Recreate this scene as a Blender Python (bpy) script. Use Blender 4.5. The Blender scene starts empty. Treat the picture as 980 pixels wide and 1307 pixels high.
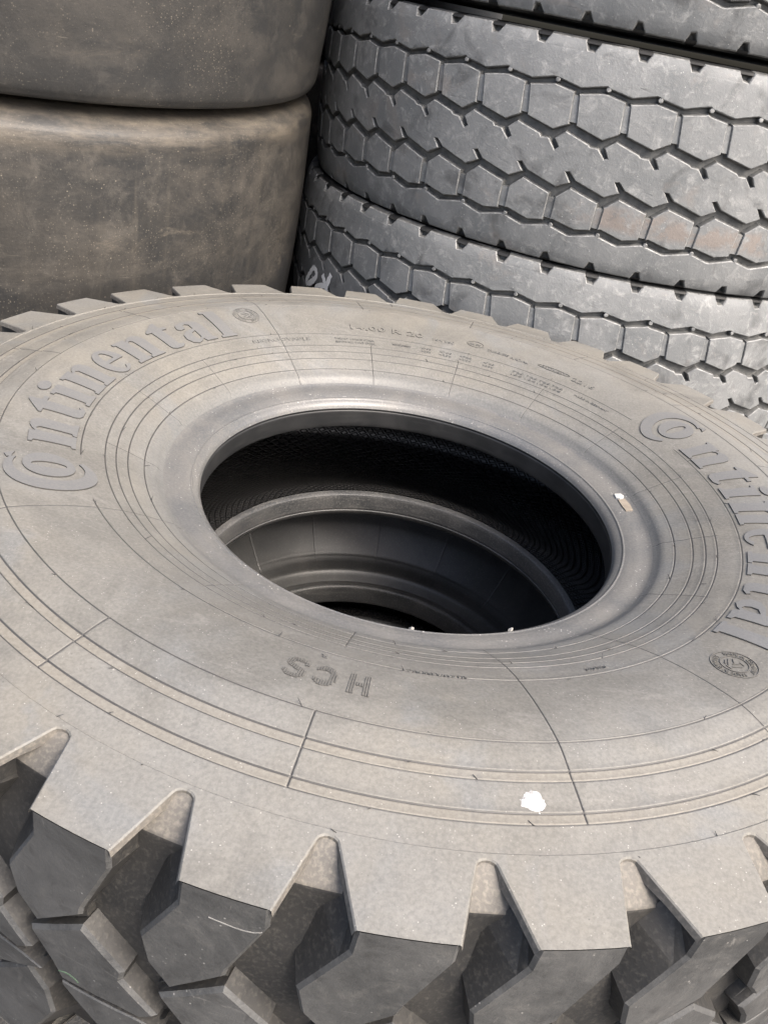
import bpy, bmesh, math, random
import numpy as np
from mathutils import Vector, Matrix
from mathutils.geometry import tessellate_polygon

random.seed(7)
rad = math.radians
SC = bpy.context.scene
COL = SC.collection

# ------------------------------------------------------------------ camera
cam_d = bpy.data.cameras.new("camera")
cam = bpy.data.objects.new("camera", cam_d)
COL.objects.link(cam)
right = Vector((0.97674, 0.13323, 0.16803))
down = Vector((0.21274, -0.50366, -0.8373))
fwd = Vector((-0.02692, 0.85357, -0.52029))
M = Matrix.Identity(4)
for i in range(3):
    M[i][0] = right[i]; M[i][1] = -down[i]; M[i][2] = -fwd[i]
M.translation = (0.0, -0.91023, 0.44684)
cam.matrix_world = M
cam_d.sensor_fit = 'VERTICAL'
cam_d.sensor_height = 36.0
cam_d.lens = 36.0 * 1056.67 / 1307.0
cam_d.clip_start = 0.02
cam_d.clip_end = 800.0
SC.camera = cam

# ------------------------------------------------------------------ sky, sun, exposure
SUN_DIR = Vector((0.54, -0.36, 0.78)).normalized()      # towards the sun
elev = math.asin(SUN_DIR.z)
azim = math.atan2(SUN_DIR.x, SUN_DIR.y)
W = bpy.data.worlds.new("World")
SC.world = W
W.use_nodes = True
wn = W.node_tree
bg = wn.nodes["Background"]
sky = wn.nodes.new("ShaderNodeTexSky")
sky.sky_type = 'NISHITA'
sky.sun_disc = False
sky.sun_elevation = elev
sky.sun_rotation = azim
sky.air_density = 1.0
sky.dust_density = 6.5
sky.ozone_density = 0.9
wn.links.new(sky.outputs[0], bg.inputs[0])
bg.inputs[1].default_value = 0.15
sd = bpy.data.lights.new("sun", 'SUN')
sd.energy = 1.5
sd.angle = rad(38)
sd.color = (1.0, 0.97, 0.93)
sun = bpy.data.objects.new("sun", sd)
COL.objects.link(sun)
sun.rotation_euler = SUN_DIR.to_track_quat('Z', 'Y').to_euler()
SC.view_settings.view_transform = 'Standard'
SC.view_settings.look = 'None'
SC.view_settings.gamma = 1.0
SC.view_settings.exposure = 1.44
SC.render.engine = 'CYCLES'
SC.cycles.max_bounces = 6

# ------------------------------------------------------------------ material helpers
class NB:
    """small node-tree builder"""
    def __init__(self, name):
        self.m = bpy.data.materials.new(name)
        self.m.use_nodes = True
        self.t = self.m.node_tree
        self.b = self.t.nodes["Principled BSDF"]
        self.b.inputs['Specular IOR Level'].default_value = 0.4
    def n(self, kind, **kw):
        x = self.t.nodes.new(kind)
        for k, v in kw.items():
            setattr(x, k, v)
        return x
    def l(self, a, b):
        self.t.links.new(a, b)
    def coord(self, which='Object'):
        return self.n("ShaderNodeTexCoord").outputs[which]
    def world(self):
        return self.n("ShaderNodeNewGeometry").outputs['Position']
    def mapping(self, co, scale=(1, 1, 1), loc=(0, 0, 0)):
        x = self.n("ShaderNodeMapping")
        x.inputs['Scale'].default_value = scale
        x.inputs['Location'].default_value = loc
        self.l(co, x.inputs['Vector'])
        return x.outputs[0]
    def noise(self, co, scale, detail=4, rough=0.55, dist=0.0):
        x = self.n("ShaderNodeTexNoise")
        x.inputs['Scale'].default_value = scale
        x.inputs['Detail'].default_value = detail
        x.inputs['Roughness'].default_value = rough
        x.inputs['Distortion'].default_value = dist
        self.l(co, x.inputs['Vector'])
        return x.outputs['Fac']
    def voro(self, co, scale, feature='F1', rnd=1.0):
        x = self.n("ShaderNodeTexVoronoi", feature=feature)
        x.inputs['Scale'].default_value = scale
        x.inputs['Randomness'].default_value = rnd
        self.l(co, x.inputs['Vector'])
        return x.outputs['Distance']
    def ramp(self, f, a, b, lo=0.0, hi=1.0):
        x = self.n("ShaderNodeMapRange")
        x.clamp = True
        x.inputs['From Min'].default_value = a
        x.inputs['From Max'].default_value = b
        x.inputs['To Min'].default_value = lo
        x.inputs['To Max'].default_value = hi
        self.l(f, x.inputs['Value'])
        return x.outputs[0]
    def math(self, op, a, b=None):
        x = self.n("ShaderNodeMath", operation=op)
        for i, v in enumerate((a, b)):
            if v is None:
                continue
            if isinstance(v, (int, float)):
                x.inputs[i].default_value = v
            else:
                self.l(v, x.inputs[i])
        return x.outputs[0]
    def mix(self, f, a, b):
        x = self.n("ShaderNodeMix", data_type='RGBA')
        if isinstance(f, (int, float)):
            x.inputs[0].default_value = f
        else:
            self.l(f, x.inputs[0])
        for v, idx in ((a, 6), (b, 7)):
            if isinstance(v, tuple):
                x.inputs[idx].default_value = (*v, 1)
            else:
                self.l(v, x.inputs[idx])
        return x.outputs[2]
    def color(self, c):
        if isinstance(c, tuple):
            self.b.inputs['Base Color'].default_value = (*c, 1)
        else:
            self.l(c, self.b.inputs['Base Color'])
    def rough(self, r):
        if isinstance(r, (int, float)):
            self.b.inputs['Roughness'].default_value = r
        else:
            self.l(r, self.b.inputs['Roughness'])
    def bump(self, h, strength, dist):
        x = self.n("ShaderNodeBump")
        x.inputs['Strength'].default_value = strength
        x.inputs['Distance'].default_value = dist
        self.l(h, x.inputs['Height'])
        self.l(x.outputs[0], self.b.inputs['Normal'])
    def radius(self, co):
        s = self.n("ShaderNodeSeparateXYZ")
        self.l(co, s.inputs[0])
        a = self.math('MULTIPLY', s.outputs[0], s.outputs[0])
        b = self.math('MULTIPLY', s.outputs[1], s.outputs[1])
        return self.math('SQRT', self.math('ADD', a, b)), s.outputs[2]

def mat_dusty():
    """storage-dusty sidewall rubber of the big tyre"""
    k = NB("dusty_sidewall_rubber")
    co = k.coord()
    big = k.noise(co, 4.5, 6, 0.62, 0.5)
    med = k.noise(co, 22.0, 6, 0.68)
    r, z = k.radius(co)
    base = k.mix(k.ramp(big, 0.38, 0.60), (0.150, 0.1475, 0.1365), (0.157, 0.148, 0.127))
    patch = k.noise(k.mapping(co, (1, 1, 1), (3.1, 7.7, 0)), 6.0, 4, 0.55, 1.0)
    base = k.mix(k.ramp(patch, 0.55, 0.63, 0, 0.7), base, (0.138, 0.142, 0.1405))
    dirt = k.noise(k.mapping(co, (1, 1, 1), (9.4, 2.2, 0)), 5.2, 6, 0.66, 0.7)
    base = k.mix(k.ramp(dirt, 0.50, 0.64, 0, 0.75), base, (0.088, 0.085, 0.076))
    base = k.mix(k.ramp(med, 0.40, 0.72, 0, 0.45), base, (0.112, 0.108, 0.098))
    # rubbed, darker belt between the lettering and the rim rings
    belt = k.math('MULTIPLY', k.ramp(r, 0.325, 0.35), k.ramp(r, 0.46, 0.40))
    base = k.mix(k.math('MULTIPLY', belt, k.ramp(med, 0.3, 0.6, 0.15, 0.5)), base, (0.098, 0.095, 0.086))
    # clean, bluer rubber towards the bead
    base = k.mix(k.ramp(r, 0.335, 0.305, 0, 0.75), base, (0.105, 0.108, 0.108))
    # tan dust caught in the two recessed bands
    for a, b in ((0.4975, 0.5055), (0.5297, 0.538)):
        g = k.math('MULTIPLY', k.ramp(r, a - .0006, a + .0006), k.ramp(r, b + .0006, b - .0006))
        base = k.mix(k.math('MULTIPLY', g, 0.45), base, (0.185, 0.166, 0.132))
    sc = k.noise(k.mapping(co, (7, 30, 7), (3, 3, 0)), 1.0, 7, 0.72, 1.4)
    base = k.mix(k.ramp(sc, 0.58, 0.66, 0, 0.35), base, (0.205, 0.196, 0.180))
    sc2 = k.noise(k.mapping(co, (26, 6, 7), (8, 1, 0)), 1.0, 7, 0.72, 1.8)
    base = k.mix(k.ramp(sc2, 0.60, 0.68, 0, 0.4), base, (0.098, 0.095, 0.090))
    grain = k.noise(co, 330.0, 3, 0.7)
    base = k.mix(k.ramp(grain, 0.34, 0.66, 0.0, 1.0), k.mix(0.17, base, (0.045, 0.042, 0.038)), k.mix(0.10, base, (0.38, 0.36, 0.32)))
    spk = k.voro(co, 300.0)
    sel = k.noise(co, 90.0, 1)
    m = k.math('MULTIPLY', k.ramp(spk, 0.18, 0.08), k.ramp(sel, 0.52, 0.66))
    base = k.mix(k.math('MULTIPLY', m, 0.6), base, (0.44, 0.42, 0.39))
    pits = k.voro(k.mapping(co, (1, 1, 1), (2, 2, 2)), 150.0)
    m3 = k.math('MULTIPLY', k.ramp(pits, 0.10, 0.05), k.ramp(k.noise(co, 50.0, 1), 0.55, 0.62))
    base = k.mix(k.math('MULTIPLY', m3, 0.6), base, (0.05, 0.048, 0.045))
    k.color(base)
    k.rough(k.ramp(r, 0.30, 0.36, 0.42, 0.62))
    h = k.math('ADD', k.math('MULTIPLY', grain, 0.6), k.math('MULTIPLY', med, 0.7))
    k.bump(h, 0.35, 0.0011)
    return k.m

def mat_letter():
    k = NB("smooth_letter_rubber")
    co = k.coord()
    n = k.noise(co, 60.0, 4)
    g = k.noise(co, 420.0, 2)
    c = k.mix(n, (0.104, 0.106, 0.107), (0.128, 0.127, 0.123))
    c = k.mix(k.ramp(g, 0.4, 0.75, 0, .3), c, (0.185, 0.178, 0.165))
    k.color(c); k.rough(0.55)
    k.bump(g, 0.25, 0.0008)
    return k.m

def mat_dark_edge():  # black rubber; as ring and letter-side lines it paints in their shade
    k = NB("black_rubber_and_line_shade")
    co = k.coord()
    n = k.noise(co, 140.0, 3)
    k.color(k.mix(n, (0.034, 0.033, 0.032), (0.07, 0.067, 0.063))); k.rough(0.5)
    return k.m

def mat_tread():
    """dark worn lug faces"""
    k = NB("dark_tread_rubber")
    co = k.coord()
    big = k.noise(co, 9.0, 8, 0.72, 0.6)
    med = k.noise(co, 40.0, 8, 0.75, 0.4)
    fine = k.noise(co, 330.0, 3, 0.65)
    c = k.mix(k.ramp(big, 0.38, 0.62), (0.044, 0.045, 0.045), (0.088, 0.088, 0.086))
    c = k.mix(k.ramp(med, 0.52, 0.70, 0, 0.6), c, (0.118, 0.114, 0.106))
    c = k.mix(k.ramp(med, 0.46, 0.34, 0, 0.5), c, (0.024, 0.024, 0.024))
    for sc, lo in (((10, 10, 130), (0, 0, 0)), ((120, 14, 30), (4, 1, 0))):
        st = k.noise(k.mapping(co, sc, lo), 1.0, 5, 0.7, 1.6)
        c = k.mix(k.ramp(st, 0.64, 0.69, 0, 0.5), c, (0.17, 0.165, 0.155))
    spk = k.voro(co, 150.0)
    m = k.math('MULTIPLY', k.ramp(spk, 0.14, 0.05), k.ramp(k.noise(co, 40.0, 2), 0.52, 0.6))
    c = k.mix(k.math('MULTIPLY', m, 0.8), c, (0.33, 0.32, 0.30))
    k.color(c)
    k.rough(k.ramp(med, 0.3, 0.7, 0.40, 0.62))
    k.bump(k.math('ADD', k.math('MULTIPLY', fine, 0.5), med), 0.32, 0.0022)
    return k.m

def mat_groove():
    """tan dust lying in the grooves"""
    k = NB("dusty_groove_rubber")
    co = k.coord()
    n = k.noise(co, 28.0, 5, 0.6)
    f = k.noise(co, 300.0, 2)
    c = k.mix(k.ramp(n, 0.35, 0.65), (0.088, 0.083, 0.075), (0.120, 0.110, 0.096))
    c = k.mix(k.ramp(f, 0.45, 0.8, 0, .4), c, (0.30, 0.27, 0.22))
    k.color(c); k.rough(0.65)
    k.bump(f, 0.25, 0.001)
    return k.m

def mat_bead():
    k = NB("bead_rubber")
    co = k.coord()
    n = k.noise(co, 18.0, 5, 0.6, 0.4)
    g = k.noise(co, 400.0, 2)
    st = k.noise(k.mapping(co, (16, 16, 240)), 1.0, 3)
    c = k.mix(k.ramp(n, 0.35, 0.7), (0.034, 0.035, 0.036), (0.062, 0.061, 0.059))
    c = k.mix(k.ramp(st, 0.55, 0.75, 0, .3), c, (0.15, 0.145, 0.135))
    c = k.mix(k.ramp(g, 0.5, 0.8, 0, .3), c, (0.26, 0.25, 0.23))
    k.color(c); k.rough(k.ramp(n, .3, .7, 0.38, 0.52))
    k.bump(g, 0.25, 0.0007)
    return k.m

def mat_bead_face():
    k = NB("bead_face_and_gap_shade")  # dark bead face; also carries the gap shade on the crane sidewalls
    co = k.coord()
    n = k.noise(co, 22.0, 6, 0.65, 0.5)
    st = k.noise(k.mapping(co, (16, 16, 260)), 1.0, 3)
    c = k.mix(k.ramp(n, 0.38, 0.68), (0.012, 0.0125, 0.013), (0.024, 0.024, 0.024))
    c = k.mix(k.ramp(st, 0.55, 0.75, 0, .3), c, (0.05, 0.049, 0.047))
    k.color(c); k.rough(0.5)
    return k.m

def mat_bead_top():
    """rim cushion on the upper side: light dust, slight sheen"""
    k = NB("rim_cushion_rubber")
    co = k.coord()
    n = k.noise(co, 14.0, 5, 0.6, 0.4)
    g = k.noise(co, 400.0, 2)
    c = k.mix(k.ramp(n, 0.35, 0.7), (0.082, 0.084, 0.085), (0.120, 0.116, 0.108))
    c = k.mix(k.ramp(g, 0.4, 0.8, 0, .35), c, (0.24, 0.23, 0.21))
    spk = k.voro(co, 230.0)
    m = k.math('MULTIPLY', k.ramp(spk, 0.2, 0.1), k.ramp(k.noise(co, 60.0, 1), 0.56, 0.62))
    c = k.mix(k.math('MULTIPLY', m, 0.7), c, (0.55, 0.53, 0.5))
    k.color(c); k.rough(k.ramp(n, .3, .7, 0.30, 0.42)); k.b.inputs['Specular IOR Level'].default_value = 0.6
    k.bump(g, 0.22, 0.0007)
    return k.m

def mat_liner():
    """inner liner with the bladder's fish-scale pattern (uv in metres)"""
    k = NB("inner_liner_rubber")
    uv = k.coord('UV')
    a = k.mapping(uv, (1, 1, 1))
    rot = k.n("ShaderNodeMapping"); rot.inputs['Rotation'].default_value = (0, 0, rad(38)); rot.inputs['Scale'].default_value = (1, 1, 1)
    k.l(uv, rot.inputs['Vector'])
    rot2 = k.n("ShaderNodeMapping"); rot2.inputs['Rotation'].default_value = (0, 0, rad(-62))
    k.l(uv, rot2.inputs['Vector'])
    def wave(co, sc):
        w = k.n("ShaderNodeTexWave", wave_type='BANDS', bands_direction='X', wave_profile='SIN')
        w.inputs['Scale'].default_value = sc
        w.inputs['Distortion'].default_value = 0.6
        w.inputs['Detail'].default_value = 1.0
        w.inputs['Detail Scale'].default_value = 1.0
        k.l(co, w.inputs['Vector'])
        return w.outputs['Fac']
    h = k.math('MINIMUM', wave(rot.outputs[0], 26.0), wave(rot2.outputs[0], 34.0))
    n = k.noise(k.coord(), 30.0, 4)
    k.color(k.mix(n, (0.011, 0.011, 0.0115), (0.024, 0.0235, 0.023)))
    k.rough(0.33)
    k.b.inputs['Specular IOR Level'].default_value = 0.4
    k.bump(k.ramp(h, 0.05, 0.5), 1.0, 0.006)
    return k.m

def mat_inner_sidewall():
    k = NB("glossy_black_sidewall")
    co = k.coord()
    n = k.noise(co, 14.0, 4, .6, .6)
    g = k.noise(co, 350.0, 2)
    c = k.mix(k.ramp(n, .35, .7), (0.030, 0.031, 0.032), (0.055, 0.054, 0.052))
    c = k.mix(k.ramp(g, 0.55, 0.8, 0, .2), c, (0.2, 0.2, 0.19))
    k.color(c)
    k.rough(0.36); k.bump(n, 0.2, 0.002)
    return k.m

def mat_crane(name, wear):
    """blue-grey worn tread rubber"""
    k = NB(name)
    co = k.world()
    big = k.noise(co, 6.0, 5, 0.6, 0.5)
    med = k.noise(co, 48.0, 8, 0.76, 0.4)
    fine = k.noise(co, 240.0, 3, 0.65)
    c = k.mix(k.ramp(big, 0.35, 0.65), (0.138, 0.145, 0.148), (0.205, 0.210, 0.210))
    c = k.mix(k.ramp(med, 0.52, 0.66, 0, 0.7), c, (0.31, 0.312, 0.305))
    dk = k.noise(k.mapping(co, (1, 1, 1), (5, 2, 9)), 16.0, 4, 0.6, 0.6)
    c = k.mix(k.ramp(dk, 0.55, 0.70, 0, 0.7), c, (0.072, 0.074, 0.075))
    if wear:
        br = k.noise(k.mapping(co, (1, 1, 1), (1, 8, 3)), 9.0, 4, 0.6, 0.8)
        c = k.mix(k.ramp(br, 0.60, 0.70, 0, 0.35), c, (0.235, 0.205, 0.180))
        sx = k.n("ShaderNodeSeparateXYZ"); k.l(co, sx.inputs[0])
        bb = k.math('MULTIPLY', k.ramp(sx.outputs[2], .168, .180), k.ramp(sx.outputs[2], .216, .203))
        bb = k.math('MULTIPLY', k.math('MULTIPLY', bb, k.ramp(sx.outputs[0], .14, .22)), k.ramp(k.noise(co, 24.0, 5, 0.7, 0.5), 0.42, 0.56))
        c = k.mix(k.math('MULTIPLY', bb, 0.8), c, (0.205, 0.175, 0.155))
    scr = k.noise(k.mapping(co, (60, 60, 160)), 1.0, 4, 0.7, 2.0)
    c = k.mix(k.ramp(scr, 0.64, 0.70, 0, 0.5), c, (0.33, 0.33, 0.32))
    spk = k.voro(co, 110.0)
    m = k.math('MULTIPLY', k.ramp(spk, 0.12, 0.05), k.ramp(k.noise(co, 26.0, 1), 0.52, 0.6))
    c = k.mix(k.math('MULTIPLY', m, 0.8), c, (0.45, 0.45, 0.43))
    k.color(c)
    k.rough(k.ramp(med, 0.3, 0.7, 0.52, 0.72))
    k.bump(k.math('ADD', k.math('MULTIPLY', fine, 0.35), med), 0.5, 0.0025)
    return k.m

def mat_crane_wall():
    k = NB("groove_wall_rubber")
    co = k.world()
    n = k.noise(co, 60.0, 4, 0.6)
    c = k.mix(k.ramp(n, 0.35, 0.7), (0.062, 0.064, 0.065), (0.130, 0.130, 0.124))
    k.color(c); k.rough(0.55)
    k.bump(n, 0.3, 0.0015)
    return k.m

def mat_crane_edge():
    """rubbed, chalky edges of the blocks"""
    k = NB("rubbed_edge_rubber")
    co = k.world()
    n = k.noise(co, 90.0, 4, 0.7)
    c = k.mix(k.ramp(n, 0.38, 0.66), (0.11, 0.113, 0.115), (0.27, 0.272, 0.265))
    k.color(c); k.rough(0.5)
    return k.m

def mat_slick():
    """smooth worn black-brown tyre face"""
    k = NB("worn_smooth_rubber")
    co = k.world()
    oz = k.n("ShaderNodeSeparateXYZ"); k.l(k.coord(), oz.inputs[0]); oz = oz.outputs[2]
    big = k.noise(co, 3.4, 8, 0.70, 0.5)
    st = k.noise(k.mapping(co, (3.0, 3.0, 6.0), (2, 5, 1)), 1.7, 9, 0.74, 0.4)
    ver = k.noise(k.mapping(co, (20, 20, 1.6), (0, 3, 0)), 1.0, 6, 0.7, 0.5)
    med = k.noise(k.mapping(co, (1, 1, .8)), 24.0, 10, 0.80, 0.3)
    fine = k.noise(co, 260.0, 4, 0.7)
    c = k.mix(k.ramp(big, 0.40, 0.60), (0.024, 0.0243, 0.0245), (0.042, 0.039, 0.035))
    c = k.mix(k.ramp(st, 0.48, 0.64, 0, 0.75), c, (0.072, 0.065, 0.056))
    c = k.mix(k.ramp(ver, 0.55, 0.72, 0, 0.5), c, (0.075, 0.067, 0.056))
    c = k.mix(k.ramp(med, 0.53, 0.68, 0, 0.5), c, (0.098, 0.090, 0.079))
    c = k.mix(k.ramp(med, 0.46, 0.34, 0, 0.5), c, (0.016, 0.016, 0.016))
    tan = k.noise(k.mapping(co, (1, 1, 1.6), (9, 1, 4)), 6.5, 9, 0.78, 0.6)
    c = k.mix(k.ramp(tan, 0.60, 0.70, 0, 0.6), c, (0.130, 0.112, 0.089))
    # darker, bluer tone below a ragged line lower down
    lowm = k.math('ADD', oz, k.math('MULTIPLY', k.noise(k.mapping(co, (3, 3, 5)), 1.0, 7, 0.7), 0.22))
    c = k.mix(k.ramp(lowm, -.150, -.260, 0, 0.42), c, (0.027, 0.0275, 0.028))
    # dusty shoulder crest, smeared along the turn
    sh = k.math('MULTIPLY', k.ramp(oz, -.062, -.034), k.ramp(k.noise(k.mapping(co, (6, 6, 30)), 1.0, 8, 0.75), 0.42, 0.60))
    c = k.mix(k.math('MULTIPLY', sh, 0.6), c, (0.140, 0.120, 0.094))
    scr = k.noise(k.mapping(co, (9, 9, 90), (1, 7, 2)), 1.0, 5, 0.7, 2.5)
    c = k.mix(k.ramp(scr, 0.66, 0.70, 0, 0.5), c, (0.16, 0.145, 0.12))
    spk = k.voro(co, 85.0)
    m = k.math('MULTIPLY', k.ramp(spk, 0.11, 0.04), k.ramp(k.noise(co, 11.0, 4, 0.7), 0.50, 0.62))
    c = k.mix(k.math('MULTIPLY', m, 0.8), c, (0.30, 0.265, 0.21))
    spk2 = k.voro(k.mapping(co, (1, 1, 1), (4, 4, 4)), 210.0)
    m2 = k.math('MULTIPLY', k.ramp(spk2, 0.24, 0.06), k.ramp(k.noise(co, 7.0, 4, 0.7), 0.40, 0.60))
    c = k.mix(k.math('MULTIPLY', m2, 0.6), c, (0.22, 0.195, 0.155))
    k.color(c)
    k.rough(k.ramp(st, 0.35, 0.7, 0.40, 0.62))
    k.bump(k.math('ADD', k.math('MULTIPLY', fine, 0.45), med), 0.30, 0.0035)
    return k.m

def mat_plain(name, c, r=0.6, n_amt=0.15):
    k = NB(name)
    n = k.noise(k.coord(), 90.0, 4)
    k.color(k.mix(k.ramp(n, .3, .7), tuple(x * (1 - n_amt) for x in c), tuple(min(1, x * (1 + n_amt)) for x in c)))
    k.rough(r)
    return k.m

def mat_ground():
    k = NB("yard_asphalt")
    co = k.world()
    n = k.noise(co, 3.0, 6, .6)
    f = k.voro(co, 160.0)
    c = k.mix(k.ramp(n, .35, .65), (0.05, 0.05, 0.05), (0.085, 0.08, 0.072))
    c = k.mix(k.ramp(f, .1, .5, .35, 0), c, (0.16, 0.155, 0.145))
    k.color(c); k.rough(0.85)
    k.bump(f, 0.5, 0.004)
    return k.m

DUST, LETTER, EDGE, TREAD, GROOVE = mat_dusty(), mat_letter(), mat_dark_edge(), mat_tread(), mat_groove()
BEAD, BEADTOP, LINER, INSIDE = mat_bead(), mat_bead_top(), mat_liner(), mat_inner_sidewall()
BEADFACE = mat_bead_face()
CRANE, CWALL, CEDGE, SLICK = mat_crane("worn_tread_rubber", True), mat_crane_wall(), mat_crane_edge(), mat_slick()
def mat_blot():
    k = NB("white_paint")
    co = k.coord()
    n = k.noise(co, 180.0, 5, 0.75)
    k.color(k.mix(k.ramp(n, 0.40, 0.58), (0.26, 0.255, 0.245), (0.52, 0.515, 0.50))); k.rough(0.7)
    k.bump(n, 0.5, 0.001)
    return k.m
WHITE = mat_blot()
PAPER = mat_plain("torn_label_paper", (0.42, 0.41, 0.385), 0.6, 0.12)
TANPAPER = mat_plain("brown_label_backing", (0.21, 0.180, 0.142), 0.6, 0.2)
CHALK = mat_plain("white_chalk", (0.90, 0.91, 0.91), 0.8, 0.02)
ASPHALT = mat_ground()

# ------------------------------------------------------------------ object helpers
def thing(name, label, cat, loc=(0, 0, 0), rot=(0, 0, 0), group=None):
    o = bpy.data.objects.new(name, None)
    o.empty_display_size = 0.1
    COL.objects.link(o)
    o.location = loc; o.rotation_euler = rot
    o['label'] = label; o['category'] = cat
    if group:
        o['group'] = group
    return o

def obj(name, me, parent=None, loc=(0, 0, 0)):
    o = bpy.data.objects.new(name, me)
    COL.objects.link(o)
    o.parent = parent; o.location = loc
    return o

def dup(root, label, loc, rot, scale=(1, 1, 1)):
    r = root.copy(); COL.objects.link(r)
    r.location = loc; r.rotation_euler = rot; r.scale = scale; r['label'] = label
    for ch in list(root.children):
        c = ch.copy(); COL.objects.link(c); c.parent = r
    return r

def mesh_from(name, V, F, mats, mi=None, smooth=True, uvs=None, sharp=None):
    me = bpy.data.meshes.new(name)
    me.from_pydata(V, [], F)
    for m in mats:
        me.materials.append(m)
    if mi is not None:
        me.polygons.foreach_set('material_index', mi)
    me.polygons.foreach_set('use_smooth', [smooth] * len(me.polygons))
    if uvs is not None:
        ul = me.uv_layers.new(name="UVMap")
        flat = []
        for f in uvs:
            for u in f:
                flat.extend(u)
        ul.data.foreach_set('uv', flat)
    me.update()
    if sharp:
        me.set_sharp_from_angle(angle=rad(sharp))
    return me

def catmull(pts, n):
    """smooth curve through 2-D points, n samples per span"""
    P = [np.array(p, float) for p in pts]
    P = [2 * P[0] - P[1]] + P + [2 * P[-1] - P[-2]]
    out = []
    for i in range(1, len(P) - 2):
        for k in range(n):
            t = k / n
            a, b, c, d = P[i - 1], P[i], P[i + 1], P[i + 2]
            out.append(.5 * ((2 * b) + (-a + c) * t + (2 * a - 5 * b + 4 * c - d) * t * t + (-a + 3 * b - 3 * c + d) * t ** 3))
    out.append(P[-2])
    return [tuple(p) for p in out]

def lathe(name, prof, mats, seg=360, mi_of=None, smooth_angle=None, closed=False):
    """revolve (r, z); faces look to the left of the travel direction seen with r to the right, z up"""
    V, F, U, MI = [], [], [], []
    n = len(prof)
    s = [0.0]
    for i in range(1, n):
        s.append(s[-1] + math.hypot(prof[i][0] - prof[i - 1][0], prof[i][1] - prof[i - 1][1]))
    rm = sum(p[0] for p in prof) / n
    for j in range(seg):
        a = 2 * math.pi * j / seg
        ca, sa = math.cos(a), math.sin(a)
        for r, z in prof:
            V.append((r * ca, r * sa, z))
    for j in range(seg):
        k = (j + 1) % seg
        u0, u1 = rm * 2 * math.pi * j / seg, rm * 2 * math.pi * (j + 1) / seg
        for i in range(n - 1):
            F.append((j * n + i, j * n + i + 1, k * n + i + 1, k * n + i))
            U.append(((u0, s[i]), (u0, s[i + 1]), (u1, s[i + 1]), (u1, s[i])))
            MI.append(mi_of(i, prof[i], prof[i + 1]) if mi_of else 0)
    return mesh_from(name, V, F, mats, MI, True, U, smooth_angle)

# ------------------------------------------------------------------ the big tyre: profile
ZC = -0.175                       # middle plane of the big tyre
PR = [(.303, -.0615), (.3068, -.0586), (.3108, -.0535), (.3165, -.0503), (.3243, -.0464), (.3454, -.0350), (.3659, -.0254), (.3906, -.0163), (.43, -.0060),
      (.4725, 0.0), (.505, -.0040), (.5385, -.0090), (.5641, -.0125), (.62, -.0182)]
_cm = catmull(PR, 16)
_pr, _pz = [p[0] for p in _cm], [p[1] for p in _cm]
def zs(r):
    return float(np.interp(r, _pr, _pz))

RINGS = {'bead_ring': .3242, 'second': .3420, 'third': .3545, 'fourth': .3660, 'text_ring': .3906, 'outer_text': .4725,
         'd1': .4975, 'd2': .5056, 'e1': .5297, 'e2': .5380}
FL = [130.3 - 22.45 * k for k in range(16)]
def near_line(a, ref):
    return min(abs((a - x + 180) % 360 - 180) for x in ref)
MIDLINES = [130.3, -71.2, -48.3, -140.2]

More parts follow.
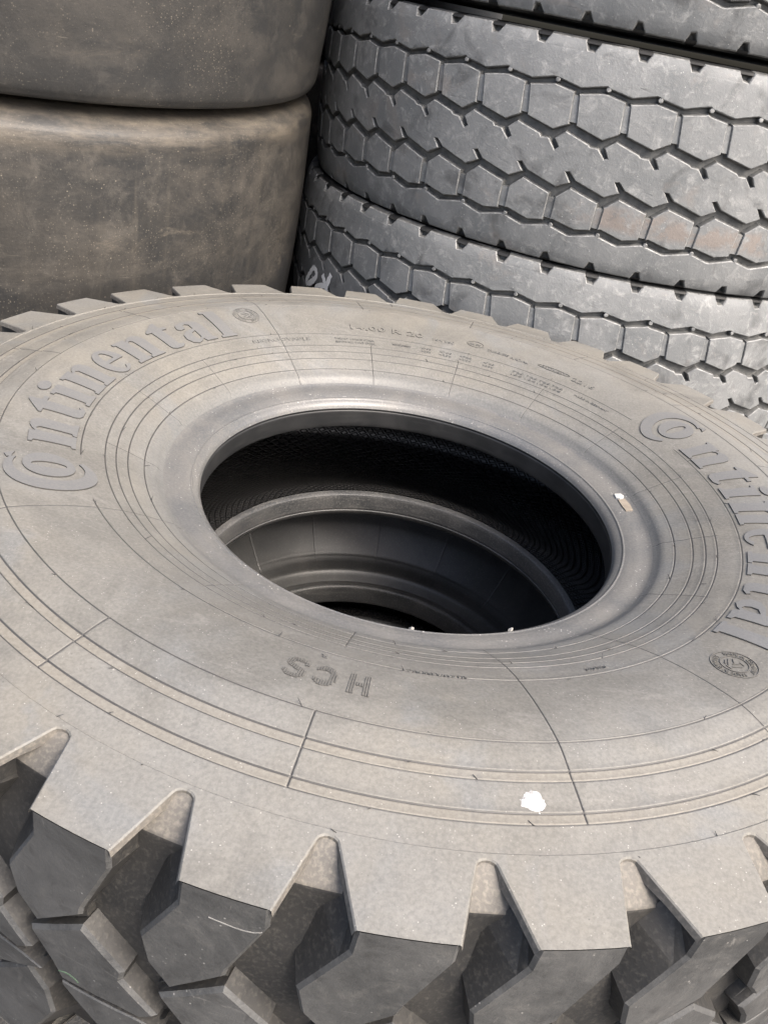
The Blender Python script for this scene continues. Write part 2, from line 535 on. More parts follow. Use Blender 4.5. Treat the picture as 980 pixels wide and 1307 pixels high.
def build_sidewall():
    rs = set(np.linspace(.303, .5590, 58).round(5).tolist())
    for name, R in RINGS.items():
        for x in list(rs):
            if abs(x - R) < .0026:
                rs.discard(x)
        rs |= {R - .0022, R - .0012, R - .0006, R, R + .0006, R + .0015}
    for x in (.367, .2999, .309, .4710):
        rs.add(x)
    rs = sorted(r for r in rs if .3029 <= r <= .5591)
    ang = set(np.linspace(0, 360, 720, endpoint=False).round(4).tolist())
    lines = [a % 360 for a in FL]
    for a in MIDLINES:
        b = min(FL, key=lambda x: abs((x - a + 180) % 360 - 180))
    for a in lines:
        for x in list(ang):
            if abs((x - a + 180) % 360 - 180) < .26:
                ang.discard(x)
        ang |= {a - .22, a - .075, a, a + .075, a + .22}
    ang = sorted(x % 360 for x in ang)
    lset = set(round(a, 4) for a in lines)
    V, F, MI = [], [], []
    Rv = list(RINGS.values())
    nr = len(rs)
    for a in ang:
        is_line = any(abs(a - x) < .001 for x in lines)
        mid = is_line and near_line(a, MIDLINES) < 2.0
        ca, sa = math.cos(rad(a)), math.sin(rad(a))
        in_c = min(abs((a - 34.2 + 180) % 360 - 180), abs((a - 211.8 + 180) % 360 - 180)) < 6.5
        for r in rs:
            z = zs(r)
            for R in Rv:
                d = r - R
                if R == RINGS['text_ring'] and in_c:
                    continue
                if abs(d) < 1e-6:
                    z -= .0013
                elif abs(d + .0012) < 1e-6:
                    z += .0004
            if .4976 < r < .5055 or .5298 < r < .5379:
                z -= .0006
            if is_line:
                on = (.306 < r < .368) or (.4715 < r < .5385) or (mid and .36 < r < .48) or (r < .309 and mid)
                if on:
                    z -= .0012
            V.append((r * ca, r * sa, z))
    na = len(ang)
    for j in range(na):
        k = (j + 1) % na
        for i in range(nr - 1):
            F.append((j * nr + i, j * nr + i + 1, k * nr + i + 1, k * nr + i))
            rc, ac = (rs[i] + rs[i + 1]) / 2, (ang[j] + (ang[k] if k else 360)) / 2
            dark = any(abs(rc - R) < .0005 for R in Rv)  # shade of the ring grooves and flash lines put into the colour
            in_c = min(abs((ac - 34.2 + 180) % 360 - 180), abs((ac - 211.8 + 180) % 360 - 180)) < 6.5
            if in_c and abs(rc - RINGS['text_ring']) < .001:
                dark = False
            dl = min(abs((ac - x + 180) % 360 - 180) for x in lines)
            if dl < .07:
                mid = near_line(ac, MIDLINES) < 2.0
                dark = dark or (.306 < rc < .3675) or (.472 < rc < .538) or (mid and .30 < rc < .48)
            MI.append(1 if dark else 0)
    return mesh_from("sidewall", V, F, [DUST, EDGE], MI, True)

def mirror(prof):
    return [(r, 2 * ZC - z) for r, z in prof][::-1]

BEAD_PROF = [(.3032, -.0616), (.2990, -.0637), (.2930, -.0650), (.2850, -.0661), (.2770, -.0682), (.2716, -.0704)]
BEAD_LIP = [(.2708, -.0699), (.2696, -.0705), (.2690, -.0718), (.2660, -.0738), (.2632, -.0762), (.2616, -.0784), (.2606, -.0806), (.2599, -.0822),
            (.2597, -.0834), (.2604, -.0842), (.2606, -.0856), (.2598, -.0866), (.2594, -.0890), (.2593, -.0990), (.2594, -.1080), (.2602, -.1122), (.2612, -.1132),
            (.2640, -.1146), (.2690, -.1158)]
bead_curve = catmull(BEAD_PROF, 5) + catmull(BEAD_LIP, 3)

# ------------------------------------------------------------------ polygon relief on a drum
def offset_poly(P, D):
    """P: CCW polygon, D[i]: outward offset of edge i (P[i]->P[i+1]); returns the offset polygon"""
    n = len(P); out = []
    def line(i):
        a, b = np.array(P[i], float), np.array(P[(i + 1) % n], float)
        d = b - a; L = np.hypot(*d) or 1e-9; d /= L
        nrm = np.array([d[1], -d[0]])
        return a + nrm * D[i], d, nrm
    for i in range(n):
        p0, d0, n0 = line((i - 1) % n); p1, d1, n1 = line(i)
        cr = d0[0] * d1[1] - d0[1] * d1[0]
        if abs(cr) < .12:
            m = (n0 * D[(i - 1) % n] + n1 * D[i]) / 2
            out.append(tuple(np.array(P[i]) + m))
        else:
            t = ((p1 - p0)[0] * d1[1] - (p1 - p0)[1] * d1[0]) / cr
            q = p0 + d0 * t
            mx = 1.3 * max(abs(D[i]), abs(D[(i - 1) % n]), 1e-6)
            v = q - np.array(P[i]); L = np.hypot(*v)
            if L > mx:
                q = np.array(P[i]) + v * mx / L
            out.append(tuple(q))
    return out

def densify(P, step, tags):
    Q, T = [], []
    n = len(P)
    for i in range(n):
        a, b = np.array(P[i], float), np.array(P[(i + 1) % n], float)
        k = max(1, int(math.ceil(np.hypot(*(b - a)) / step)))
        for j in range(k):
            Q.append(tuple(a + (b - a) * j / k)); T.append(tags[i])
    return Q, T

class Relief:
    def __init__(self):
        self.V, self.F, self.MI, self.S = [], [], [], []
    def add(self, P, depth, fn, chamfer=.0015, draft=None, wall=None, top_mi=0, edge_mi=1, wall_mi=2, step=.02, flip=False):
        """P: CCW polygon (metres, seen from outside). fn(x, y, d) -> point at depth d under the surface.
        draft[i] / wall[i] per edge"""
        n = len(P)
        draft = draft or [.002] * n
        wall = wall or [True] * n
        tags = [(draft[i], wall[i]) for i in range(n)]
        Q, T = densify(P, step, tags)
        m = len(Q)
        ins = offset_poly(Q, [-chamfer if t[1] else 0.0 for t in T])
        bas = offset_poly(Q, [t[0] if t[1] else 0.0 for t in T])
        b0 = len(self.V)
        def addtop(q):
            self.V.append(fn(q[0], q[1], 0.0))
        for q in ins:
            addtop(q)
        b1 = len(self.V)
        for q in ins:
            addtop(q)
        for q in Q: self.V.append(fn(q[0], q[1], chamfer))
        for q in bas: self.V.append(fn(q[0], q[1], depth))
        tri = tessellate_polygon([[Vector((x, y, 0)) for x, y in ins]])
        def put(f, mi, sm=False):
            self.F.append(tuple(reversed(f)) if flip else tuple(f)); self.MI.append(mi); self.S.append(sm)
        bm = bmesh.new()
        vs = [bm.verts.new((x, y, 0)) for x, y in ins]
        for t in tri:
            a, b, c = (ins[i] for i in t)
            area = (b[0] - a[0]) * (c[1] - a[1]) - (b[1] - a[1]) * (c[0] - a[0])
            if abs(area) < 1e-12:
                continue
            t = tuple(t) if area > 0 else tuple(reversed(t))
            try:
                bm.faces.new([vs[i] for i in t])
            except ValueError:
                pass
        for _ in range(3):
            es = [e for e in bm.edges if e.calc_length() > step * 1.1 and len(e.link_faces) == 2]
            if not es:
                break
            bmesh.ops.subdivide_edges(bm, edges=es, cuts=1)
            bmesh.ops.triangulate(bm, faces=bm.faces[:])
        bm.verts.index_update()
        idx = {}
        for v in bm.verts:
            if v.index < m:
                idx[v.index] = b0 + v.index
            else:
                idx[v.index] = len(self.V); addtop((v.co.x, v.co.y))
        for f in bm.faces:
            put([idx[v.index] for v in f.verts], top_mi, True)
        bm.free()
        for i in range(m):
            k = (i + 1) % m
            if T[i][1]:
                put((b1 + m + i, b1 + m + k, b1 + k, b1 + i), edge_mi)
                put((b1 + 2 * m + i, b1 + 2 * m + k, b1 + m + k, b1 + m + i), wall_mi)
    def append(self, V, F, mi):
        self.S += [True] * len(F)
        b = len(self.V); self.V += V; self.F += [tuple(b + i for i in f) for f in F]; self.MI += mi
    def mesh(self, name, mats, sharp=28):
        me = mesh_from(name, self.V, self.F, mats, self.MI, True)
        me.polygons.foreach_set('use_smooth', self.S)
        me.update()
        return me

# ------------------------------------------------------------------ the big tyre: lugs
RO, RB = .62, .590
far_tr = [167.75, 157.88, 148.63, 138.27, 128.14, 117.94, 108.38, 99.17, 88.33]
near_tr = [-61.4, -71.95, -81.96, -92.62, -102.44, -112.5]
TR = list(far_tr)
TR += list(np.linspace(88.33, -61.4, 16)[1:-1]) + near_tr
TR += list(np.linspace(-112.5, 167.75 - 360, 9)[1:-1])
TR = sorted(TR)                    # ascending angles, one per lug

def build_tread():
    R = Relief()
    N = len(TR)
    for sidem in (0, 1):           # upper shoulder row, then the same turned over for the lower row
        for i in range(N):
            th = TR[i]
            pn = (TR[(i + 1) % N] - th) % 360
            pp = (th - TR[(i - 1) % N]) % 360
            sp, sn = pp / 10.29, pn / 10.29
            def fn(x, y, d, th=th):
                a = rad(th) + x / RO
                r = RO - d - 12.0 * max(0.0, abs(y - ZC) - .10) ** 2 * .0
                z = y
                if sidem:
                    a = -a + rad(3.0); z = 2 * ZC - y
                return (r * math.cos(a), r * math.sin(a), z)
            dg = rad(1) * RO
            j = lambda s=.0012: random.uniform(-s, s)
            # shoulder lug: tread face
            P = [(-5.69 * dg * sp, -.0182), (-5.77 * dg * sp, -.041 + j()), (-8.20 * dg * sp, -.0925 + j()), (-7.62 * dg * sp, -.1190 + j()),
                 (-5.85 * dg * sp, -.1415 + j()), (-2.12 * dg, -.1030 + j()), (-2.00 * dg, -.0948 + j()), (.06 * dg, -.0372 + j()), (0, -.0182)]
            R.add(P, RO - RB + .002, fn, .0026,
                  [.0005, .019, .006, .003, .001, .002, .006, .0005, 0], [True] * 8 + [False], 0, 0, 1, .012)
            # shallow sipe floor between the shoulder lug and the middle lug
            P = [(-6.70 * dg, -.1530), (-2.10 * dg, -.1145), (-2.20 * dg, -.1030), (-5.85 * dg, -.1415)]
            R.add(P, .02, lambda x, y, d, fn=fn: fn(x, y, d + .0075), .0008, [.001] * 4, None, 1, 1, 1, .02)
            # middle lug
            P = [(-6.72 * dg, -.1548), (-4.97 * dg, -.1800), (-4.10 * dg, -.1985 + j()), (.5 * dg, -.1945), (2.3 * dg, -.1960), (3.5 * dg, -.1840 + j()),
                 (.85 * dg, -.1585), (1.02 * dg, -.1475), (-2.20 * dg, -.1160 + j())]
            if not sidem:
                P = [(x * sp, y) for x, y in P]
                R.add(P, RO - RB + .002, fn, .0028, [.004, .002, .001, .001, .002, .006, .003, .008, .001], None, 0, 0, 1, .02)
            else:
                P2 = [(x, min(y, y)) for x, y in [(-6.77 * dg, -.1480), (-4.97 * dg, -.1515), (1.0 * dg, -.1500), (1.02 * dg, -.1460), (-2.20 * dg, -.1130)]]
                R.add(P2, RO - RB + .002, fn, .0010, [.002] * 5, None, 0, 0, 1, .02)
            # shoulder cap on the sidewall side
            def pol(phi, r, th=th):
                return (r, phi)
            def capfn(x, y, d, th=th):
                # local plane: x across, y outward, lug centre at phi0
                r = math.hypot(x, y); a = math.atan2(x, y) + rad(th + phi0)
                zz = zs(r) + .0010
                if d <= .0011:
                    z = zz - d
                else:
                    fl = np.interp(r, [.556, .564, .570, .588, .591, .6], [-.020, -.020, -.022, -.036, -.036, -.030])
                    z = fl if r < .5905 else zz - .006
                if sidem:
                    a = -a + rad(3.0); z = 2 * ZC - z
                return (r * math.cos(a), r * math.sin(a), z)
            phi0 = -2.85
            lb, rb = 2.1 * sn, (2.1 * sn - 0) 
            left0 = 2.1 * sp - pp       # tip centre of the groove on the left
            pts = [(left0, .5588), (left0, .5640), (left0 + .32, .5646), (left0 + .62, .5664), (left0 + .74, .5690), (-5.70 * sp - .03, .6200)]
            pts += [(-5.7 * sp + (5.7 * sp) * t, .6200) for t in (.2, .4, .6, .8)]
            pts += [(.03, .6200), (2.1 * sn - .74, .5690), (2.1 * sn - .62, .5664), (2.1 * sn - .32, .5646), (2.1 * sn, .5640), (2.1 * sn, .5588)]
            inner = [(left0 + (2.1 * sn - left0) * t, .5588) for t in (.8, .6, .4, .2)]
            pts += inner
            xy = [(r * math.sin(rad(p - phi0)), r * math.cos(rad(p - phi0))) for p, r in pts]
            # clockwise in (angle increasing to the right, r up) seen from above means angle grows counter-clockwise: orient
            wl = [False] + [True] * 4 + [False] * 5 + [True] * 4 + [False] + [True] * 5
            # angle grows counter-clockwise from above, so x (towards larger angle) is to the LEFT when y is outward: mirror for winding
            area = sum(xy[q][0] * xy[(q + 1) % len(xy)][1] - xy[(q + 1) % len(xy)][0] * xy[q][1] for q in range(len(xy)))
            if area < 0:
                xy = xy[::-1]; wl = wl[::-1]; wl = wl[1:] + wl[:1]
            R.add(xy, .03, capfn, .0011, [.0012] * len(xy), wl, 2, 2, 3, .04, flip=(sidem == 0) ^ False)
    # carcass between the lugs
    prof = [(.556, -.0130), (.562, -.0140), (.566, -.0150), (.572, -.0185), (.588, -.0292), (.5895, -.0310), (RB, -.0340), (RB + .0005, -.050), (.6000, -.075), (.6045, -.105), (.6050, ZC)]
    prof = prof + [(r, 2 * ZC - z) for r, z in prof[::-1]][1:]
    me = lathe("tmp", prof, [TREAD], 360)
    V = [tuple(v.co) for v in me.vertices]; F = [tuple(p.vertices) for p in me.polygons]
    n = len(prof)
    mi = []
    for f in F:
        zz = sum(V[i][2] for i in f) / 4
        mi.append(3 if abs(zz - ZC) > abs(-.0305 - ZC) else 1)
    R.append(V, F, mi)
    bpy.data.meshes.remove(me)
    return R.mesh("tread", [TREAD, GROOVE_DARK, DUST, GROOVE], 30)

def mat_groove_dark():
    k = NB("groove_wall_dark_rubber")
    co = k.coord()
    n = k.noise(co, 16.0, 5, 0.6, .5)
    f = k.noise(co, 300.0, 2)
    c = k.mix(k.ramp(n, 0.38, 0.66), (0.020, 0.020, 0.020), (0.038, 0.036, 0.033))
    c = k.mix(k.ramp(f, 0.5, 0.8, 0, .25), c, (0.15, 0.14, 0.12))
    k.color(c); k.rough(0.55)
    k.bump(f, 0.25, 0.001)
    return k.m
GROOVE_DARK = mat_groove_dark()

# ------------------------------------------------------------------ lettering on the sidewall
def on_wall(x, y, h, th0, r0, rref):
    """x clockwise, y outward (metres) from (angle th0, radius r0)"""
    r = r0 + y
    a = rad(th0) - x / rref
    return (r * math.cos(a), r * math.sin(a), zs(r) + h)

def arc(cx, cy, rx, ry, a0, a1, n=14):
    return [(cx + rx * math.cos(rad(a0 + (a1 - a0) * i / n)), cy + ry * math.sin(rad(a0 + (a1 - a0) * i / n))) for i in range(n + 1)]

def glyphs():
    G = {}
    G['n'] = (56, [[(0, 0), (27, 0), (27, 4), (23, 5), (23, 36), (26, 40), (30, 41), (33, 38), (33, 5), (29, 4), (29, 0), (56, 0), (56, 4), (52, 5),
                    (52, 36), (49, 44), (43, 48), (35, 48), (28, 45), (23, 41), (23, 47), (0, 47), (0, 43), (4, 42), (4, 5), (0, 4)]])
    G['i'] = (28, [[(0, 0), (28, 0), (28, 4), (24, 5), (24, 44), (0, 44), (0, 40), (5, 39), (5, 5), (0, 4)]])
    G['.'] = (28, [arc(14, 55, 11, 7, 0, 340, 12)])
    G['t'] = (36, [[(10, 3), (16, 0), (29, 0), (36, 4), (34, 8), (30, 6), (27, 9), (27, 42), (36, 42), (36, 47), (27, 47), (27, 61), (22, 60), (0, 45), (0, 42), (8, 42), (8, 8)]])
    G['e'] = (46, [arc(23, 24, 23, 24.5, -4, 318, 26) + arc(25, 24, 11, 20, 312, 190, 8) + [(14.5, 22)], arc(24, 27, 8.5, 16, 0, 180, 8)])
    G['a'] = (52, [[(52, 0), (52, 4), (47, 6), (47, 34), (43, 44), (34, 48), (18, 48), (6, 43), (3, 35), (8, 31), (16, 33), (18, 40), (23, 43), (28, 40), (28, 30),
                    (14, 27), (3, 20), (1, 11), (6, 3), (15, -1), (24, 2), (29, 6), (32, 0)], [(28, 25), (28, 10), (23, 6), (19, 8), (17, 14), (19, 21)]])
    G['l'] = (28, [[(0, 0), (28, 0), (28, 4), (24, 5), (24, 65), (0, 65), (0, 61), (5, 60), (5, 5), (0, 4)]])
    G['C'] = (74, [arc(38, 26, 38, 44, 52, 312, 34) + arc(46, 27, 28, 34, 300, 62, 26) + [(58, 66), (64, 68), (68, 58), (62, 61)]])
    G['o'] = (74, [arc(49, 27, 23, 25, 0, 345, 28), arc(49, 27, 6, 17, 0, 340, 16)])
    return G
GLY = glyphs()

def glyph_bm(loops, sc=.001):
    """flat glyph: triangles + list of boundary edges"""
    pts = [p for l in loops for p in l]
    def area(l):
        return sum(l[i][0] * l[(i + 1) % len(l)][1] - l[(i + 1) % len(l)][0] * l[i][1] for i in range(len(l)))
    loops = [(l if (area(l) > 0) == (k == 0) else l[::-1]) for k, l in enumerate(loops)]
    loops2 = [densify([(x * sc, y * sc) for x, y in l], .006, [0] * len(l))[0] for l in loops]
    flat = [p for l in loops2 for p in l]
    tri = tessellate_polygon([[Vector((x, y, 0)) for x, y in l] for l in loops2])
    bm = bmesh.new()
    vs = [bm.verts.new((x, y, 0)) for x, y in flat]
    for t in tri:
        a, b, c = (flat[i] for i in t)
        ar = (b[0] - a[0]) * (c[1] - a[1]) - (b[1] - a[1]) * (c[0] - a[0])
        if abs(ar) < 1e-12:
            continue
        t = t if ar > 0 else tuple(reversed(t))
        try:
            bm.faces.new([vs[i] for i in t])
        except ValueError:
            pass
    for _ in range(3):
        es = [e for e in bm.edges if e.calc_length() > .010 and len(e.link_faces) == 2]
        if not es:
            break
        bmesh.ops.subdivide_edges(bm, edges=es, cuts=1)
        bmesh.ops.triangulate(bm, faces=bm.faces[:])
    return bm

def raise_glyph(bm, out, mapper, h, top_mi=0, wall_mi=1, base=-.0015):
    """push the flat glyph through the mapper, with side walls"""
    V, F, MI = out
    bm.verts.index_update()
    b0 = len(V)
    nv = len(bm.verts)
    co = [(v.co.x, v.co.y) for v in bm.verts]
    for x, y in co: V.append(mapper(x, y, h))
    for x, y in co: V.append(mapper(x, y, base))
    for f in bm.faces:
        F.append(tuple(b0 + v.index for v in f.verts)); MI.append(top_mi)
    for e in bm.edges:
        if len(e.link_faces) == 1:
            l = e.link_loops[0]
            a, b = l.vert.index, l.link_loop_next.vert.index
            F.append((b0 + nv + a, b0 + nv + b, b0 + b, b0 + a)); MI.append(wall_mi)
    bm.free()

def brand_word(shift):
    out = ([], [], [])
    RREF = .42
    mm = lambda mmv: math.degrees(mmv * .001 / RREF)
    th = 39.6 + shift
    def place(ch, th, hh=.0016):
        raise_glyph(glyph_bm(GLY[ch][1]), out, lambda x, y, h: on_wall(x, y, h, th, .3955, RREF), hh)
    place('C', th); place('o', th)
    th = 26.8 + shift
    for ch in 'ntinental':
        place(ch, th)
        if ch == 'i':
            place('.', th)
        th -= mm(GLY[ch][0]) + 1.33
    return mesh_from("brand_lettering", *out[:2], [LETTER, EDGE], out[2], True, None, 30)  # letter sides coloured dark to strengthen their thin line of shade

def text_flat(body, size, depth=.0004, spacing=1.0, bold=0.0):
    """font outline as a mesh, baseline at y=0, starting at x=0"""
    cu = bpy.data.curves.new("txt", 'FONT')
    cu.body = body; cu.size = size; cu.extrude = depth; cu.resolution_u = 2; cu.space_character = spacing; cu.offset = bold
    o = bpy.data.objects.new("txt", cu)
    COL.objects.link(o)
    dg = bpy.context.evaluated_depsgraph_get()
    me = bpy.data.meshes.new_from_object(o.evaluated_get(dg))
    V = [tuple(v.co) for v in me.vertices]; F = [tuple(p.vertices) for p in me.polygons]
    bpy.data.objects.remove(o); bpy.data.curves.remove(cu); bpy.data.meshes.remove(me)
    x0 = min(v[0] for v in V) if V else 0
    w = max(v[0] for v in V) - x0 if V else 0
    return [(v[0] - x0, v[1], v[2]) for v in V], F, w

def wall_text(out, body, th_start, r0, size, width=None, h=.0006, spacing=1.0, bold=0.0, inv=False):
    V, F, w = text_flat(body, size, .0006, spacing, bold)
    k = (width / w) if width else 1.0
    b = len(out[0])
    for x, y, z in V:
        out[0].append(on_wall(x * k, y, h + z, th_start, r0, r0 + size * .4))
    for f in F:
        zf = [V[i][2] for i in f]
        out[1].append(tuple(b + i for i in f)); out[2].append(1 if max(zf) - min(zf) > 1e-5 else 0)

def wall_strip(out, pts, w, h, mi=0, mapper=None):
    """raised bead following points (x, y) given as (angle, radius)"""
    P = [np.array((r * math.cos(rad(a)), r * math.sin(rad(a)))) for a, r in pts]
    b = len(out[0]); n = len(P)
    for i, p in enumerate(P):
        d = P[min(i + 1, n - 1)] - P[max(i - 1, 0)]
        d = d / (np.hypot(*d) or 1)
        nn = np.array([-d[1], d[0]])
        for s, hh in ((-.5, -.0005), (-.3, h), (.3, h), (.5, -.0005)):
            q = p + nn * w * s
            out[0].append((q[0], q[1], zs(np.hypot(*q)) + hh))
    for i in range(n - 1):
        for k in range(3):
            out[1].append((b + i * 4 + k + 1, b + i * 4 + k, b + i * 4 + 4 + k, b + i * 4 + 5 + k)); out[2].append(mi if k == 1 else 1)

def striped_letters():
    """H C S drawn with fine radial bars, tops towards the tread"""
    out = ([], [], [])
    Hh = .0285
    def inside(ch, x, y):          # unit box 0..1
        if ch == 'H':
            return x < .34 or x > .66 or .40 < y < .60
        if ch == 'C':
            e = math.hypot((x - .55) / .55, (y - .5) / .52); i = math.hypot((x - .62) / .34, (y - .5) / .24)
            return e < 1 and i > 1 and not (x > .66 and .34 < y < .66)
        u = (math.hypot((x - .5) / .5, (y - .72) / .30) < 1 and math.hypot((x - .56) / .24, (y - .72) / .10) > 1 and not (x > .55 and y < .68))
        l = (math.hypot((x - .5) / .5, (y - .28) / .30) < 1 and math.hypot((x - .44) / .24, (y - .28) / .10) > 1 and not (x < .45 and y > .32))
        return u or l
    for ch, a0, wid in (('H', -89.75, .0180), ('C', -93.35, .0185), ('S', -96.65, .0185)):
        nb = 9
        for k in range(nb):
            x = (k + .5) / nb
            ys = [y / 60 for y in range(61) if inside(ch, x, y / 60)]
            runs = []
            for y in ys:
                if runs and y - runs[-1][1] < .03:
                    runs[-1][1] = y
                else:
                    runs.append([y, y])
            for y0, y1 in runs:
                if y1 - y0 < .04:
                    continue
                a = a0 - math.degrees(x * wid / .428)
                r0, r1 = .4140 + y0 * Hh, .4140 + y1 * Hh
                wall_strip(out, [(a, r0), (a, (r0 + r1) / 2), (a, r1)], .00125, .0009)
    return mesh_from("pattern_lettering", out[0], out[1], [DUST, EDGE], out[2], False)

def emblem(th, r, turn):
    out = ([], [], [])
    def circ(rad_m, w, h=.0008):
        c = np.array((r * math.cos(rad(th)), r * math.sin(rad(th))))
        pts = []
        for i in range(41):
            q = c + rad_m * np.array((math.cos(2 * math.pi * i / 40), math.sin(2 * math.pi * i / 40)))
            pts.append((math.degrees(math.atan2(q[1], q[0])), np.hypot(*q)))
        wall_strip(out, pts, w, h)
    circ(.0205, .0012); circ(.0125, .0011)
    c = np.array((r * math.cos(rad(th)), r * math.sin(rad(th))))
    for word, start in (("MADE IN GERMANY", 150), ("MADE IN GERMANY", -30)):
        V, F, w = text_flat(word, .0066, .0005)
        b = len(out[0])
        for x, y, z in V:
            a = rad(start + turn) - (x / w) * rad(155)
            rr = .0144 + y * .95
            q = c + rr * np.array((math.cos(a), math.sin(a)))
            out[0].append((q[0], q[1], zs(np.hypot(*q)) + .0004 + z))
        for f in F:
            zf = [V[i][2] for i in f]
            out[1].append(tuple(b + i for i in f)); out[2].append(0)
    segs = [((-.008, .004), (-.003, -.006)), ((-.005, .007), (-.001, .001)), ((.001, -.006), (.007, .000)), ((.002, .006), (.007, .004)),
            ((-.001, -.002), (.004, .004)), ((-.004, -.008), (.002, -.0095)), ((-.009, .000), (-.006, -.006))]
    ct, st = math.cos(rad(turn)), math.sin(rad(turn))
    for p, q in segs:
        pp = []
        for s in (p, q):
            v = c + np.array((s[0] * ct - s[1] * st, s[0] * st + s[1] * ct))
            pp.append((math.degrees(math.atan2(v[1], v[0])), np.hypot(*v)))
        mid = ((pp[0][0] + pp[1][0]) / 2, (pp[0][1] + pp[1][1]) / 2)
        wall_strip(out, [pp[0], mid, pp[1]], .0011, .0008)
    return mesh_from("round_emblem", out[0], out[1], [DUST, EDGE], out[2], False)

def whiskers():
    """little rubber vent hairs left by the mould"""
    V, F = [], []
    rings = [(.3242, 22), (.3545, 20), (.366, 22), (.3906, 20), (.4725, 16), (.4975, 10), (.5056, 16), (.5380, 18), (.561, 40)]
    for R, n in rings:
        for k in range(n):
            a = rad((k + random.random() * .8) * 360 / n)
            r = R + random.uniform(-.0006, .0006)
            p = Vector((r * math.cos(a), r * math.sin(a), zs(r) - .0004))
            L = random.uniform(.003, .0075)
            t = random.uniform(0, 2 * math.pi)
            d = Vector((math.cos(t) * .75, math.sin(t) * .75, random.uniform(.15, .9))).normalized()
            bend = Vector((random.uniform(-.5, .5), random.uniform(-.5, .5), -.2))
            b = len(V)
            s = d.orthogonal().normalized(); u = d.cross(s)
            for q in range(4):
                f = q / 3
                c = p + d * L * f + bend * L * f * f * .6
                wd = .00055 * (1 - .5 * f)
                for e in range(3):
                    an = 2 * math.pi * e / 3
                    V.append(tuple(c + s * wd * math.cos(an) + u * wd * math.sin(an)))
            for q in range(3):
                for e in range(3):
                    g = (e + 1) % 3
                    F.append((b + q * 3 + e, b + q * 3 + g, b + q * 3 + 3 + g, b + q * 3 + 3 + e))
            F.append((b + 9, b + 10, b + 11))
    return mesh_from("vent_hairs", V, F, [EDGE], None, False)

def splat(pts_fn, n, surf, mat, name, h=.0008):
    """thin irregular patch: centre + rim, following a surface function surf(x, y) -> point"""
    V = [surf(0, 0, h)]; F = []
    rings = 4
    R = [pts_fn(i) for i in range(n)]
    for k in range(1, rings + 1):
        for i in range(n):
            x, y = R[i]
            V.append(surf(x * k / rings, y * k / rings, h if k < rings else -.0002))
    for i in range(n):
        j = (i + 1) % n
        F.append((0, 1 + i, 1 + j))
        for k in range(rings - 1):
            F.append((1 + k * n + i, 1 + (k + 1) * n + i, 1 + (k + 1) * n + j, 1 + k * n + j))
    return mesh_from(name, V, F, [mat], None, True)

# ------------------------------------------------------------------ build the big tyre
big = thing("truck_tyre", "big dusty grey truck tyre with chunky lugs lying on top of the front stack", "tyre", (0, 0, 0))
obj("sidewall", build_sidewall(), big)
low = [(r, zs(r)) for r in np.linspace(.303, .5595, 30)]
obj("sidewall", lathe("sidewall", [(r, 2 * ZC - z) for r, z in low][::-1], [DUST], 240), big)
n_top = len(bead_curve)
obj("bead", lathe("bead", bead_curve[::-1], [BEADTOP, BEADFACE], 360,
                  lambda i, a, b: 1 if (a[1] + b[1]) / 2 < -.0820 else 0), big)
obj("bead", lathe("bead", [(r, 2 * ZC - z) for r, z in bead_curve], [BEAD], 360), big)
liner = catmull([(.2690, -.1172), (.280, -.1150), (.302, -.1085), (.36, -.080), (.44, -.050), (.52, -.040), (.565, -.060), (.578, -.11), (.580, ZC)], 8)
liner = liner + [(r, 2 * ZC - z) for r, z in liner[::-1]][1:]
obj("inner_liner", lathe("inner_liner", liner[::-1], [LINER], 360), big)
obj("tread", build_tread(), big)
obj("brand_lettering", brand_word(0.0), big)
obj("brand_lettering", brand_word(177.7), big)
obj("pattern_lettering", striped_letters(), big)
obj("round_emblem", emblem(-43.2, .4365, -40), big)
obj("round_emblem", emblem(134.4, .4425, 140), big)
T = ([], [], [])
wall_text(T, "14.00 R 20", 111.9, .4055, .0165, .122, .0006, 1.05, .0002)
obj("size_marking", mesh_from("size_marking", *T[:2], [DUST, EDGE], T[2], False), big)
def mark(*a):
    T = ([], [], [])
    wall_text(T, *a)
    obj("small_marking", mesh_from("small_marking", *T[:2], [DUST, LETTER], T[2], False), big)
mark("164/160", 92.6, .4055, .0095, .036)
mark("TUBELESS", 79.8, .4105, .0075, .036)
mark("RADIAL", 74.2, .4085, .0085, .030)
mark("2216", 59.3, .4090, .0125, .040)
mark("REGROOVABLE", 137.6, .3755, .0090, .098)
mark("TREAD 4 PLIES STEEL", 116.6, .3785, .0050, .066)
mark("SIDEWALL 1 PLY STEEL", 116.6, .3720, .0050, .066)
mark("MAX LOAD SINGLE", 102.2, .3765, .0052, .030)
for a, w in ((95.0, 16), (90.5, 20), (85.5, 20), (79.5, 18)):
    mark("4700", a, .3785, .0048, w * .001)
    mark("4355", a, .3722, .0048, w * .001)
for a in (72.0, 68.4, 65.0, 61.6):
    mark("725", a, .3785, .0048, .018)
    mark("105", a, .3722, .0048, .018)
mark("MADE IN GERMANY", 55.6, .3790, .0048, .062)
mark("ALLE WARNUNG", -78.2, .3880, .0055, .052)
mark("TUBE TYPE", -58.0, .3800, .0060, .022)
